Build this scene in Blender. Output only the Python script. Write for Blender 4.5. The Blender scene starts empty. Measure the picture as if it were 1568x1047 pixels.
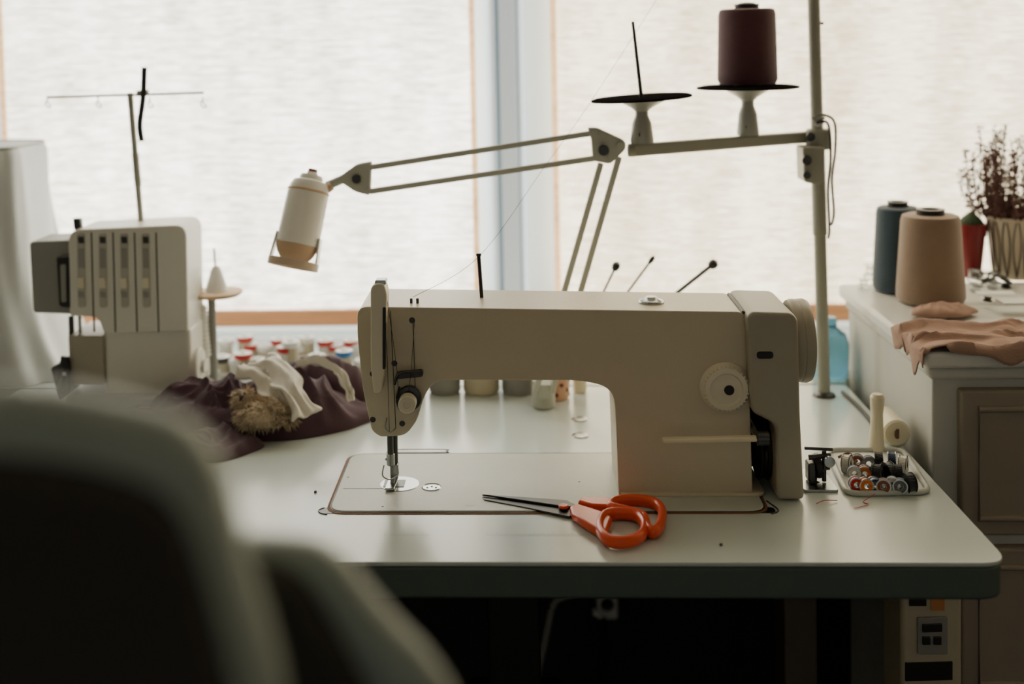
import bpy, bmesh, math, random
from mathutils import Vector, Matrix, noise
random.seed(7)
sc = bpy.context.scene
try:
    sc.view_settings.view_transform = 'AgX'
except Exception as ex: print(ex)

# ------------------------------------------------------------------ camera
F, CX, CY = 1863.0, 697.0, 150.0          # survey of the lens, in units of a 1568 px wide frame
CAM = Vector((0, 0, 1.267))
ROT = (Matrix.Rotation(math.radians(3.15), 3, 'Z') @ Matrix.Rotation(math.radians(87.0), 3, 'X')
       @ Matrix.Rotation(math.radians(-1.3), 3, 'Z'))
cd = bpy.data.cameras.new('camera'); co = bpy.data.objects.new('camera', cd)
sc.collection.objects.link(co)
co.matrix_world = Matrix.Translation(CAM) @ ROT.to_4x4()
cd.sensor_width = 36; cd.lens = F / 1568 * 36
cd.shift_x = (784 - CX) / 1568; cd.shift_y = -(523.5 - CY) / 1568
cd.clip_start = 0.02
cd.dof.use_dof = True; cd.dof.focus_distance = 1.36; cd.dof.aperture_fstop = 2.6
sc.camera = co

def ray(px, py): return ROT @ Vector(((px - CX) / F, -(py - CY) / F, -1))
def U(px, py, Y):
    d = ray(px, py); return CAM + d * (Y / d.y)
def UZ(px, py, Z=0.75):
    d = ray(px, py); return CAM + d * ((Z - CAM.z) / d.z)

# ------------------------------------------------------------------ materials
def lin(c):
    o = []
    for v in c[:3]:
        v = v / 255
        o.append(v / 12.92 if v <= .04045 else ((v + .055) / 1.055) ** 2.4)
    return o
MATS = {}
def mat(name, rgb, rough=.5, metal=0, var=.08, scale=25, bump=0, bscale=300, coat=0, sheen=0,
        trans=0, stretch=None, rvar=0, spec=.5, emis=0):
    if name in MATS: return MATS[name]
    m = bpy.data.materials.new(name); m.use_nodes = True
    nt = m.node_tree; N = nt.nodes; L = nt.links
    b = N['Principled BSDF']
    tc = N.new('ShaderNodeTexCoord'); mp = N.new('ShaderNodeMapping')
    L.new(tc.outputs['Object'], mp.inputs[0])
    if stretch: mp.inputs['Scale'].default_value = stretch
    nz = N.new('ShaderNodeTexNoise'); nz.inputs['Scale'].default_value = scale; nz.inputs['Detail'].default_value = 5
    L.new(mp.outputs[0], nz.inputs['Vector'])
    mx = N.new('ShaderNodeMix'); mx.data_type = 'RGBA'
    c = lin(rgb)
    mx.inputs[6].default_value = [max(0, v * (1 - var)) for v in c] + [1]
    mx.inputs[7].default_value = [min(1, v * (1 + var)) for v in c] + [1]
    L.new(nz.outputs['Fac'], mx.inputs[0]); L.new(mx.outputs[2], b.inputs['Base Color'])
    b.inputs['Roughness'].default_value = rough; b.inputs['Metallic'].default_value = metal
    b.inputs['Specular IOR Level'].default_value = spec
    b.inputs['Coat Weight'].default_value = coat; b.inputs['Coat Roughness'].default_value = .15
    b.inputs['Sheen Weight'].default_value = sheen
    b.inputs['Transmission Weight'].default_value = trans
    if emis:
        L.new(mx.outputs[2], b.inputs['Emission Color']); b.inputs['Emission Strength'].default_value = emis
    if rvar:
        mr = N.new('ShaderNodeMapRange'); mr.inputs[3].default_value = rough - rvar; mr.inputs[4].default_value = rough + rvar
        L.new(nz.outputs['Fac'], mr.inputs[0]); L.new(mr.outputs[0], b.inputs['Roughness'])
    if bump:
        n2 = N.new('ShaderNodeTexNoise'); n2.inputs['Scale'].default_value = bscale; n2.inputs['Detail'].default_value = 3
        L.new(mp.outputs[0], n2.inputs['Vector'])
        bp = N.new('ShaderNodeBump'); bp.inputs['Strength'].default_value = bump; bp.inputs['Distance'].default_value = .002
        L.new(n2.outputs['Fac'], bp.inputs['Height']); L.new(bp.outputs[0], b.inputs['Normal'])
    MATS[name] = m
    return m
def thread_mat(name, rgb):
    if name in MATS: return MATS[name]
    m = mat(name, rgb, .8, var=.12, scale=60, sheen=.3)
    nt = m.node_tree; N = nt.nodes; L = nt.links
    w = N.new('ShaderNodeTexWave'); w.bands_direction = 'Z'; w.inputs['Scale'].default_value = 220; w.inputs['Distortion'].default_value = 3
    tc = N.new('ShaderNodeTexCoord'); L.new(tc.outputs['Object'], w.inputs[0])
    bp = N.new('ShaderNodeBump'); bp.inputs['Strength'].default_value = .6; bp.inputs['Distance'].default_value = .001
    L.new(w.outputs['Fac'], bp.inputs['Height']); L.new(bp.outputs[0], N['Principled BSDF'].inputs['Normal'])
    return m
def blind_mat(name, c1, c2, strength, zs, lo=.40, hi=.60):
    """loosely woven linen that emits its own glow in place of daylight through it"""
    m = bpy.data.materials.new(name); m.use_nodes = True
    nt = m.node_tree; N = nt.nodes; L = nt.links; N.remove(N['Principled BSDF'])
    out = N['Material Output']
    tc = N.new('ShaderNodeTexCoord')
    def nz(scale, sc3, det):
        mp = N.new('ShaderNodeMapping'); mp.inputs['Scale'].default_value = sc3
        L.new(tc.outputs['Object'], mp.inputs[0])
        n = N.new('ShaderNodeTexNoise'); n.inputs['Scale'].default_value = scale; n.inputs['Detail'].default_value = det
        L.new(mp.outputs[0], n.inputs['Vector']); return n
    a = nz(1, (16, 1, zs), 5); b = nz(1, (9, 1, 2.2), 3); c = nz(1, (50, 1, 520), 2)  # b paints soft columns of outdoor brightness into the cloth
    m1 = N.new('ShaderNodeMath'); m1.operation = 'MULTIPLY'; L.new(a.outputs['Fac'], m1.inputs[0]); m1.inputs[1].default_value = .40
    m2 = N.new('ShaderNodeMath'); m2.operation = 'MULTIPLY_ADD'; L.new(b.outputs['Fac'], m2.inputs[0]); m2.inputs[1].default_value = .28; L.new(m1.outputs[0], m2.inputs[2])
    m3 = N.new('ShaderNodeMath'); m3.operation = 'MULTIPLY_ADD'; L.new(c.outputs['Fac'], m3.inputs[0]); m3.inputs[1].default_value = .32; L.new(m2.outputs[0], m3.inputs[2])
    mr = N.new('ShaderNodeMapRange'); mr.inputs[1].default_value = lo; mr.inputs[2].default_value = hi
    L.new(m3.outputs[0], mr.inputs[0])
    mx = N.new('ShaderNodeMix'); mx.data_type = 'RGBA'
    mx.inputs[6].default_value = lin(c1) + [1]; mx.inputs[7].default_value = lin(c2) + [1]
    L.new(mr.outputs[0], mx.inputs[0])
    em = N.new('ShaderNodeEmission'); em.inputs[1].default_value = strength; L.new(mx.outputs[2], em.inputs[0])  # emission stands in for daylight coming through the blind
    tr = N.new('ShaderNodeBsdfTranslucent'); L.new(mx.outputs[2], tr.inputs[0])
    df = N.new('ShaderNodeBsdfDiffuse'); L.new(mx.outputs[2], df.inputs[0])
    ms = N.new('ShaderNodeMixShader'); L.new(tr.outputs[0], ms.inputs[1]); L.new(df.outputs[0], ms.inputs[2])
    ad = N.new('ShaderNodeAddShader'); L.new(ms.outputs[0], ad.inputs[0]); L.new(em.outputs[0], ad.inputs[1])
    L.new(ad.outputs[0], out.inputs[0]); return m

WHITE = mat('white_laminate', (194, 204, 200), .22, var=.04, scale=6, rvar=.06, coat=.3)
EDGE = mat('table_edge', (80, 92, 88), .5)
MACH = mat('machine_enamel', (206, 195, 170), .34, var=.03, bump=.25, bscale=900)
MACHL = mat('machine_plastic', (222, 214, 192), .4, var=.03)
MACHG = mat('machine_cover_plastic', (164, 157, 140), .4, var=.04)
BED = mat('bed_plate_enamel', (194, 198, 190), .3, var=.03, bump=.2, bscale=900)
DARK = mat('black_plastic', (24, 24, 26), .45)
FELT = mat('black_felt', (30, 29, 30), 1, spec=0)
GASK = mat('cork_gasket', (120, 84, 60), .8)
STEEL = mat('polished_steel', (170, 174, 174), .25, 1)
DSTEEL = mat('dark_steel', (84, 84, 84), .35, 1)
ORANGE = mat('orange_handle_plastic', (234, 76, 20), .32, var=.05, coat=.3)
LAMPW = mat('lamp_enamel', (174, 176, 164), .4, var=.03)
LAMPWH = mat('lamp_white_plastic', (242, 240, 232), .3, var=.02)
TAN = mat('lamp_tan_plastic', (214, 182, 150), .45)
HOOP = mat('lamp_hoop_plastic', (204, 182, 158), .4)
POLE = mat('pole_enamel', (156, 156, 142), .4)
OVER = mat('overlocker_plastic', (214, 213, 202), .4, var=.03)
OVERG = mat('overlocker_grey', (146, 146, 140), .5)
CAB = mat('cabinet_paint', (198, 198, 190), .5, var=.05)
CABT = mat('cabinet_top_paint', (222, 222, 216), .35, var=.04)
CABF = mat('cabinet_drawer_shaded', (152, 142, 128), .5, var=.06)  # white drawer fronts, with their shade mixed into the colour
LEG = mat('table_leg_paint', (86, 76, 68), .5, var=.06)
FRAME = mat('pvc_frame', (224, 231, 232), .35, var=.02, emis=.6)  # PVC glows slightly so the frame looks daylit
FRAMEB = mat('pvc_frame_seal', (160, 184, 198), .4, var=.02, emis=.3)  # seal also given a faint glow in place of window light
WOOD = mat('sill_wood', (202, 146, 102), .5, var=.45, scale=2, stretch=(5, 20, 300), emis=.3)  # wood with added glow, standing in for light on the bar
WALL = mat('wall_paint', (188, 182, 168), .8)
WALLD = mat('shade_dark_wall', (46, 45, 48), .8)  # shade under the table put into the wall colour
FLOOR = mat('floor_dark', (54, 50, 48), .6, var=.2)
GARM = mat('burgundy_cloth', (68, 40, 52), .8, var=.2, scale=40, bump=.3, bscale=900, sheen=.15)
CREAM = mat('cream_cloth', (220, 215, 204), .85, var=.08, bump=.3)
FUR = mat('cream_fur', (206, 190, 164), .9, var=.35, scale=120)
PINK = mat('dusty_rose_cloth', (166, 134, 118), .85, var=.16, bump=.3, bscale=400)
CHAIRD = mat('chair_upholstery', (48, 45, 40), .85, var=.15)
CHAIRR = mat('chair_shell', (138, 148, 140), .5, var=.05)
DRAPE = mat('dust_cover_cloth', (208, 212, 210), .85, var=.06)
RED = mat('red_plastic', (190, 44, 42), .4)
REDP = mat('red_pot_glaze', (128, 24, 28), .35)
BLUE = mat('blue_plastic', (50, 120, 190), .3)
NAVY = thread_mat('teal_navy_thread', (48, 70, 84))
TAUPE = thread_mat('taupe_thread', (154, 130, 110))
BURG = thread_mat('burgundy_thread', (84, 40, 50))
CONEG = mat('holder_plastic', (164, 166, 158), .35, coat=.2)
BEIGE = mat('beige_plastic', (184, 176, 152), .5)
CREAMP = mat('cream_plastic', (230, 220, 190), .4)
GLASS = mat('clear_plastic', (235, 240, 240), .08, trans=.85)
PAPER = mat('white_card', (230, 230, 226), .7)
HEATH = mat('heather_brown', (96, 66, 60), .95, var=.55, scale=60)
GREEN = mat('cactus_green', (60, 78, 50), .8, var=.3)
POTT = mat('ceramic_tan', (196, 182, 160), .4)

# ------------------------------------------------------------------ geometry helpers
def top(name, loc=(0, 0, 0)):
    e = bpy.data.objects.new(name, None); e.empty_display_size = .05; e.location = loc
    sc.collection.objects.link(e); return e
def attach(o, parent):
    sc.collection.objects.link(o)
    if parent is not None:
        o.parent = parent; o.matrix_parent_inverse = Matrix.Translation(parent.location).inverted()
def mk(parent, name, vs, fs, m, bevel=0, seg=3, sharp=32, mats=None, mi=None):
    me = bpy.data.meshes.new(name); me.from_pydata([tuple(v) for v in vs], [], fs); me.update()
    bm = bmesh.new(); bm.from_mesh(me); bmesh.ops.recalc_face_normals(bm, faces=bm.faces); bm.to_mesh(me); bm.free()
    for x in (mats or [m]): me.materials.append(x)
    for i, p in enumerate(me.polygons):
        p.use_smooth = True
        if mi: p.material_index = mi[i]
    if not bevel: me.set_sharp_from_angle(angle=math.radians(sharp))
    o = bpy.data.objects.new(name, me); attach(o, parent)
    if bevel:
        b = o.modifiers.new('bevel', 'BEVEL'); b.width = bevel; b.segments = seg; b.limit_method = 'ANGLE'
        b.angle_limit = math.radians(40); b.harden_normals = True; b.use_clamp_overlap = True
    return o
def fillet(pts, r, n=6):
    out = []; k = len(pts)
    for i in range(k):
        p = Vector(pts[i][:2]); a = Vector(pts[i - 1][:2]); c = Vector(pts[(i + 1) % k][:2])
        rr = pts[i][2] if len(pts[i]) > 2 else r
        da, dc = a - p, c - p
        q = min(rr, da.length * .49, dc.length * .49)
        if q < 1e-6: out.append((p.x, p.y)); continue
        s, e = p + da.normalized() * q, p + dc.normalized() * q
        for j in range(n + 1):
            t = j / n; v = s * (1 - t) ** 2 + p * 2 * t * (1 - t) + e * t * t; out.append((v.x, v.y))
    return out
def extr(parent, name, pts3, d, m, bevel=0, seg=3):
    n = len(pts3); d = Vector(d)
    vs = [Vector(p) for p in pts3] + [Vector(p) + d for p in pts3]
    fs = [tuple(range(n)), tuple(range(2 * n - 1, n - 1, -1))] + [(i, (i + 1) % n, n + (i + 1) % n, n + i) for i in range(n)]
    return mk(parent, name, vs, fs, m, bevel, seg)
def prism(parent, name, pts, y0, y1, m, bevel=0, seg=3, r=0, n=6):
    if r: pts = fillet(pts, r, n)
    return extr(parent, name, [(p[0], y0, p[1]) for p in pts], (0, y1 - y0, 0), m, bevel, seg)
def pprism(parent, name, pix, Y, y0, y1, m, bevel=0, seg=3, r=0, n=6):
    pts = []
    for p in pix:
        w = U(p[0], p[1], Y); pts.append((w.x, w.z) + ((p[2],) if len(p) > 2 else ()))
    return prism(parent, name, pts, y0, y1, m, bevel, seg, r or (1e-7 if any(len(p) > 2 for p in pix) else 0), n)
def slab(parent, name, pts, z0, z1, m, bevel=0, seg=2, r=0, n=6):
    if r: pts = fillet(pts, r, n)
    return extr(parent, name, [(p[0], p[1], z0) for p in pts], (0, 0, z1 - z0), m, bevel, seg)
def box(parent, name, x0, x1, y0, y1, z0, z1, m, bevel=.002, seg=2):
    return extr(parent, name, [(x0, y0, z0), (x1, y0, z0), (x1, y1, z0), (x0, y1, z0)], (0, 0, z1 - z0), m, bevel, seg)
def lathe(parent, name, base, axis, prof, m, seg=36, mats=None, pm=None):
    base = Vector(base); a = Vector(axis).normalized()
    h = Vector((1, 0, 0)) if abs(a.x) < .8 else Vector((0, 1, 0))
    u = (h - a * h.dot(a)).normalized(); v = a.cross(u)
    vs = []; idx = []
    for r, z in prof:
        if r < 1e-6: idx.append([len(vs)]); vs.append(base + a * z)
        else:
            s = len(vs); idx.append(list(range(s, s + seg)))
            for i in range(seg):
                t = 2 * math.pi * i / seg
                vs.append(base + a * z + (u * math.cos(t) + v * math.sin(t)) * r)
    fs = []; mi = []
    for k in range(len(prof) - 1):
        A, B = idx[k], idx[k + 1]
        for i in range(seg):
            j = (i + 1) % seg
            if len(A) == 1 and len(B) == 1: continue
            if len(A) == 1: fs.append((A[0], B[i], B[j]))
            elif len(B) == 1: fs.append((A[i], A[j], B[0]))
            else: fs.append((A[i], A[j], B[j], B[i]))
            mi.append(pm[k] if pm else 0)
    return mk(parent, name, vs, fs, m, mats=mats, mi=mi if pm else None)
def rod(parent, name, p1, p2, r, m, r2=None, seg=20):
    p1, p2 = Vector(p1), Vector(p2); L = (p2 - p1).length; r2 = r if r2 is None else r2
    c = min(r, r2, L) * .15
    return lathe(parent, name, p1, p2 - p1, [(0, 0), (r - c, 0), (r, c), (r2, L - c), (max(r2 - c, 0), L), (0, L)], m, seg)
def cr(pts, n=8, closed=False):
    P = [Vector(p) for p in pts]; k = len(P); out = []
    for i in range(k if closed else k - 1):
        if closed: a, b, c, d = P[i - 1], P[i], P[(i + 1) % k], P[(i + 2) % k]
        else: a, b, c, d = P[max(i - 1, 0)], P[i], P[i + 1], P[min(i + 2, k - 1)]
        for j in range(n):
            t = j / n
            out.append(.5 * ((2 * b) + (c - a) * t + (2 * a - 5 * b + 4 * c - d) * t * t + (3 * b - a - 3 * c + d) * t ** 3))
    if not closed: out.append(P[-1])
    return out
def tube(parent, name, pts, r, m, closed=False, n=8, seg=10, flat=None):
    P = cr(pts, n, closed) if n > 1 else [Vector(p) for p in pts]
    k = len(P); vs = []; fs = []
    for i in range(k):
        t = (P[(i + 1) % k] - P[i - 1]) if (closed or 0 < i < k - 1) else (P[1] - P[0] if i == 0 else P[-1] - P[-2])
        t.normalize(); up = Vector((0, 0, 1)) if abs(t.z) < .95 else Vector((0, 1, 0))
        s = t.cross(up).normalized(); w = s.cross(t)
        ra, rb = flat if flat else (r, r)
        for j in range(seg):
            q = 2 * math.pi * j / seg; vs.append(P[i] + s * ra * math.cos(q) + w * rb * math.sin(q))
    for i in range(k if closed else k - 1):
        for j in range(seg):
            a, b = i * seg, ((i + 1) % k) * seg
            fs.append((a + j, a + (j + 1) % seg, b + (j + 1) % seg, b + j))
    if not closed:
        fs.append(tuple(range(seg))); fs.append(tuple(range((k - 1) * seg, k * seg)))
    return mk(parent, name, vs, fs, m, sharp=60)
def bar(parent, name, p1, p2, w, h, m, bevel=.001):
    p1, p2 = Vector(p1), Vector(p2); t = (p2 - p1).normalized()
    s = t.cross(Vector((0, 1, 0)))
    s = s.normalized() if s.length > .05 else Vector((0, 0, 1))
    w3 = t.cross(s)
    pts = [p1 + s * h / 2 * a + w3 * w / 2 * b for a, b in ((1, 1), (1, -1), (-1, -1), (-1, 1))]
    return extr(parent, name, pts, p2 - p1, m, bevel, 2)
def heap(parent, name, cx, cy, sx, sy, h, m, seed, rot=0, fold=1.0, z0=.7505, N=110, freq=1.8, p=.5, aniso=.5):
    """pile of folded cloth: creased ridges with soft valleys between them"""
    vs = []; fs = []; ca, sa = math.cos(rot), math.sin(rot)
    for i in range(N + 1):
        r = i / N
        for j in range(N):
            a = 2 * math.pi * j / N
            w = 1 + .22 * noise.noise(Vector((math.cos(a) * 1.3, math.sin(a) * 1.3, seed))) + .03 * math.sin(5 * a + seed)
            x, y = r * w * math.cos(a), r * w * math.sin(a)
            q = Vector((x * freq + seed * 3, y * freq * aniso, seed))
            warp = noise.noise(q * .7) * 1.3
            n1 = 1 - min(1, abs(noise.noise(Vector((q.x + warp, q.y * 1.2 + warp * .6, seed)))) * 3.0) ** .9
            n2 = 1 - min(1, abs(noise.noise(Vector((q.x * 1.9 - warp, q.y * 2.3 + warp, seed + 9)))) * 3.0)
            n3 = noise.noise(q * .9 + Vector((0, 5, 2)))
            env = max(0, 1 - r ** 2.6) ** p
            z = h * env * (.60 + fold * (.26 * n1 + .08 * n2 + .34 * n3))
            z = max(z, .0015 * (1 + math.sin(5 * a)) * env)
            X, Y = x * sx, y * sy
            vs.append((cx + X * ca - Y * sa, cy + X * sa + Y * ca, z0 + z))
    for i in range(N):
        for j in range(N):
            a, b = i * N, (i + 1) * N
            fs.append((a + j, a + (j + 1) % N, b + (j + 1) % N, b + j))
    return mk(parent, name, vs, fs, m, sharp=85)
def blobs(parent, name, centers, rs, m):
    vs = []; fs = []
    for c, r in zip(centers, rs):
        b = len(vs); c = Vector(c)
        M = Matrix.Rotation(random.random() * 6, 3, (random.random(), random.random(), .3))
        for d in ((1, 0, 0), (-1, 0, 0), (0, 1, 0), (0, -1, 0), (0, 0, 1.4), (0, 0, -1.4)):
            vs.append(c + M @ Vector(d) * r)
        for f in ((0, 2, 4), (2, 1, 4), (1, 3, 4), (3, 0, 4), (2, 0, 5), (1, 2, 5), (3, 1, 5), (0, 3, 5)):
            fs.append(tuple(b + q for q in f))
    return mk(parent, name, vs, fs, m)
def cone_of_thread(name, base, rb, rt, h, m, tilt=(0, 0, 1)):
    e = top(name, base)
    lathe(e, 'cardboard_core', base, tilt, [(0, 0), (rb * .45, 0), (rb * .4, h * 1.03), (rb * .42, h * 1.06), (rb * .25, h * 1.06), (rb * .22, h * .9), (0, h * .9)], DARK)
    lathe(e, 'wound_thread', base, tilt, [(rb * .5, .002), (rb * .93, .002), (rb, .008), (rb * .995, .02), (rt * 1.02, h * .93), (rt * .97, h * .985), (rt * .85, h), (rb * .35, h)], m, 48)
    return e

# ------------------------------------------------------------------ room
def room(name, *a): return box(None, name, *a, 0)
room('floor', -2.2, 2.4, -2.2, 2.3, -.05, 0, FLOOR)
room('ceiling', -2.2, 2.4, -2.2, 2.3, 2.6, 2.65, WALL)
room('wall_left', -1.32, -1.24, -2.2, 2.3, 0, 2.6, WALL)
room('wall_right', 1.7, 1.78, -2.2, 2.3, 0, 2.6, WALL)
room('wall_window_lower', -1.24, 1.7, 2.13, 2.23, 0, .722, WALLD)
room('wall_window_upper', -1.24, 1.7, 2.10, 2.23, 2.25, 2.6, WALL)
room('wall_window_corner', -1.24, -1.06, 2.05, 2.23, .75, 2.25, WALL)
WS = top('windowsill', (0, 1.95, .74))
slab(WS, 'board', [(-1.24, 1.765), (.462, 1.765), (.462, 1.835), (1.7, 1.835), (1.7, 2.20), (-1.24, 2.20)], .722, .7495, WHITE, .002)
SY = 2.03
xl = U(731, 230, SY).x; xr = U(846, 230, SY).x
w1 = top('window_1', (-.5, 2.13, .8))
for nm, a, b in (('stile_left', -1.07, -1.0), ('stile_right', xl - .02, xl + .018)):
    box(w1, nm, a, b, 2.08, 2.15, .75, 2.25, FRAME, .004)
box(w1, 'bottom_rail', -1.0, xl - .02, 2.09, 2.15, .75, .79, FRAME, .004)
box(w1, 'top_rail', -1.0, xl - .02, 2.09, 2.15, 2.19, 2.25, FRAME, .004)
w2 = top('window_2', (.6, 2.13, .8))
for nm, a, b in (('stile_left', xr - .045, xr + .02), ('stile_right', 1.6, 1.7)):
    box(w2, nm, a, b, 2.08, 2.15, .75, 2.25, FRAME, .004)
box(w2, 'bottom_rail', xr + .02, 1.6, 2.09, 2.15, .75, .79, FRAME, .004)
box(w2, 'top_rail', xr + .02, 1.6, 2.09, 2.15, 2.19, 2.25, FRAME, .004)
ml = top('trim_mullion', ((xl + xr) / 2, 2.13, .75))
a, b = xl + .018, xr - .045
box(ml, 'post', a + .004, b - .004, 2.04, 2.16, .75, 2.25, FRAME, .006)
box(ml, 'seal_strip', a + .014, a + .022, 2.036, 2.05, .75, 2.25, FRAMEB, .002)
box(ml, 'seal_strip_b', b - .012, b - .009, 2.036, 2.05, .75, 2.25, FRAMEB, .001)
BL1 = blind_mat('glowing_linen_white', (208, 200, 184), (255, 253, 247), 2.5, 170, .41, .58)
BL2 = blind_mat('glowing_linen_cream', (206, 192, 164), (250, 244, 228), 2.2, 240, .41, .59)
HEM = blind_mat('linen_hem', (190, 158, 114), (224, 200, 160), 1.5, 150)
zb = .80
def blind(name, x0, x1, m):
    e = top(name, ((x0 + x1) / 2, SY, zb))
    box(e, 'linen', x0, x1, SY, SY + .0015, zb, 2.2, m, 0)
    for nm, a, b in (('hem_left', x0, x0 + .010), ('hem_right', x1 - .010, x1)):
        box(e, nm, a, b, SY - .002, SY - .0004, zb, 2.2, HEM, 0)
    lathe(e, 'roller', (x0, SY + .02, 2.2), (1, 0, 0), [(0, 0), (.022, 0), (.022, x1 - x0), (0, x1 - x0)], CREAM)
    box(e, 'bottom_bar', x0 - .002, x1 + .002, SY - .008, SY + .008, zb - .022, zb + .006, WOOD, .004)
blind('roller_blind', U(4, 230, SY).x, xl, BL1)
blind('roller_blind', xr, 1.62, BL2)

# ------------------------------------------------------------------ sewing table
T = top('sewing_table', (0, 1.45, .75))
X0, X1, Y0, Y1 = -.76, .458, 1.166, 1.758
rect = [(X0, Y0, .02), (X1, Y0, .028), (X1, Y1, .01), (X0, Y1, .01)]
slab(T, 'laminate_top', rect, .7455, .75, WHITE, .0012, 2, r=.01, n=8)
slab(T, 'core_board', [(X0 + .001, Y0 + .001, .02), (X1 - .001, Y0 + .001, .028), (X1 - .001, Y1 - .001, .01), (X0 + .001, Y1 - .001, .01)], .712, .7455, EDGE, .004, 3, r=.01, n=8)
for i, x in enumerate((-.62, U(1215, 950, 1.5).x)):
    box(T, 'leg_%d' % i, x - .02, x + .02, 1.46, 1.52, .03, .712, LEG, .003)
    box(T, 'foot_%d' % i, x - .03, x + .03, 1.2, 1.7, 0, .03, DARK, .005)
    box(T, 'bracket_%d' % i, x - .02, x + .02, 1.26, 1.68, .68, .712, DARK, .003)
box(T, 'cross_brace', -.6, .3, 1.48, 1.5, .3, .36, DARK, .003)
vs = []; fs = []
a = UZ(588, 820, .7502); b = UZ(905, 818, .7502)
n = 110
for i in range(n):
    t = i / n
    if .22 < t < .5 : continue
    x = a.x + (b.x - a.x) * t; y = a.y; h = .008 if i % 10 == 0 else (.006 if i % 5 == 0 else .0035)
    k = len(vs); vs += [(x, y, .7503), (x + .0005, y, .7503), (x + .0005, y + h, .7503), (x, y + h, .7503)]; fs.append((k, k + 1, k + 2, k + 3))
mk(T, 'ruler_marks', vs, fs, OVERG)
for i, p in enumerate(((888, 642), (889, 667))):
    w = UZ(*p); lathe(T, 'plug_%d' % i, (w.x, w.y, .75), (0, 0, 1), [(0, .002), (.006, .0022), (.0085, .0018), (.0105, .0015), (.0115, 0)], STEEL)
for i, p in enumerate(((533, 731), (586, 776), (887, 738), (483, 752), (1104, 833))):
    w = UZ(*p, .7515); lathe(T, 'screw_%d' % i, (w.x, w.y, .7495), (0, 0, 1), [(0, .0028), (.0012, .0028), (.0016, .002), (.0016, 0)], DSTEEL, 12)

# ------------------------------------------------------------------ sewing machine
S = top('industrial_sewing_machine', (.1, 1.38, .75))
bx0, bx1, by0, by1 = -.219, .252, 1.290, 1.470
slab(S, 'gasket', [(bx0 - .004, by0 - .005), (bx1 + .004, by0 - .005), (bx1 + .004, by1 + .002), (bx0 - .004, by1 + .002)], .7495, .7508, GASK, 0, r=.022)
slab(S, 'gasket_gap', [(bx0 - .0015, by0 - .002), (bx1 + .0015, by0 - .002), (bx1 + .0015, by1 + .0035), (bx0 - .0015, by1 + .0035)], .7496, .7511, DARK, 0, r=.022)
slab(S, 'bed_plate', [(bx0, by0), (bx1, by0), (bx1, by1), (bx0, by1)], .7497, .7520, BED, .0009, 2, r=.02)
ZB = .7520
for i, x in enumerate((bx0 - .005, bx1 - .012)):
    slab(S, 'bed_hook_%d' % i, [(x - .006, by0 - .003), (x + .022, by0 - .003), (x + .022, by0 + .013), (x - .006, by0 + .013)], .7496, .7505, DSTEEL, 0, r=.007)
    tube(S, 'bed_hook_rim_%d' % i, [(x + .004, by0 - .006, .7504), (x - .004, by0 - .002, .7504), (x - .007, by0 + .006, .7504), (x - .002, by0 + .012, .7504)] if i == 0 else [(x + .016, by0 - .006, .7504), (x + .023, by0 - .001, .7504), (x + .025, by0 + .008, .7504), (x + .018, by0 + .03, .7504)], .0009, DSTEEL, n=5, seg=6)
w = UZ(640, 693); tube(S, 'hinge_slot', [(w.x - .033, w.y - .006, ZB), (w.x + .033, w.y - .006, ZB), (w.x + .035, w.y, ZB), (w.x + .033, w.y + .006, ZB), (w.x - .033, w.y + .006, ZB), (w.x - .035, w.y, ZB)], .0006, DSTEEL, closed=True, n=3, seg=6)
w = UZ(612, 741, ZB)
lathe(S, 'needle_plate', (w.x, w.y, ZB - .001), (0, 0, 1), [(0, .0016), (.0225, .0016), (.0232, .001), (.0232, 0)], STEEL, 48)
box(S, 'slide_plate', bx0 + .006, w.x - .004, w.y - .014, w.y + .016, ZB - .001, ZB + .0004, BED, .0003)
box(S, 'throat_plate', w.x - .018, w.x + .006, w.y - .011, w.y + .011, ZB, ZB + .0012, DSTEEL, .0004)
w = UZ(661, 746, ZB)
lathe(S, 'bobbin_cover', (w.x, w.y, ZB - .001), (0, 0, 1), [(0, .0012), (.0100, .0012), (.0108, .002), (.0116, .001), (.0116, 0)], STEEL, 32)
for i in range(3):
    lathe(S, 'cover_hole_%d' % i, (w.x - .005 + .005 * i, w.y + (.002 if i == 1 else -.001), ZB), (0, 0, 1), [(0, .0006), (.0013, .0006), (.0013, 0)], DARK, 10)
w = UZ(720, 772, ZB); lathe(S, 'bed_badge', (w.x, w.y, ZB - .001), (0, 0, 1), [(0, .0012), (.005, .0012), (.005, 0)], BED, 20)
YF, YB = 1.334, 1.432
YH = 1.345
body = [(549, 466, .012), (549, 510, .01), (557, 590, .01), (571, 655, .006), (584, 664, .004), (622, 662, .008), (640, 640, .01),
        (651, 600, .012), (668, 578, .02), (890, 578, .03), (938, 590, .034), (942, 640, .03), (946, 752, .002), (1150, 758, .002), (1141, 474, .012)]
pts = [(U(p[0], p[1], YH).x, U(p[0], p[1], YH).z, p[2]) for p in body]
pts[12] = (pts[12][0], ZB - .001, .002); pts[13] = (pts[13][0], ZB - .001, .002)
prism(S, 'arm_casting', pts, YF, YB, MACH, .0155, 3, r=1e-7, n=8)
z1 = U(1141, 474, YF).z
a = U(950, 757, YF).x; b = U(1172, 757, YF).x
slab(S, 'column_plinth', [(a - .002, YF - .006), (b, YF - .006), (b, YB + .006), (a - .002, YB + .006)], ZB - .001, ZB + .0035, MACH, .002, 3, r=.014)
YC = 1.318
cov = [(1143, 466, .010), (1222, 470, .012), (1226, 640, .01), (1232, 760, .006), (1190, 760, .006), (1188, 650, .008), (1152, 632, .006), (1148, 600, .002)]
pts = [(U(p[0], p[1], YC).x, U(p[0], p[1], YC).z, p[2]) for p in cov]
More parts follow.
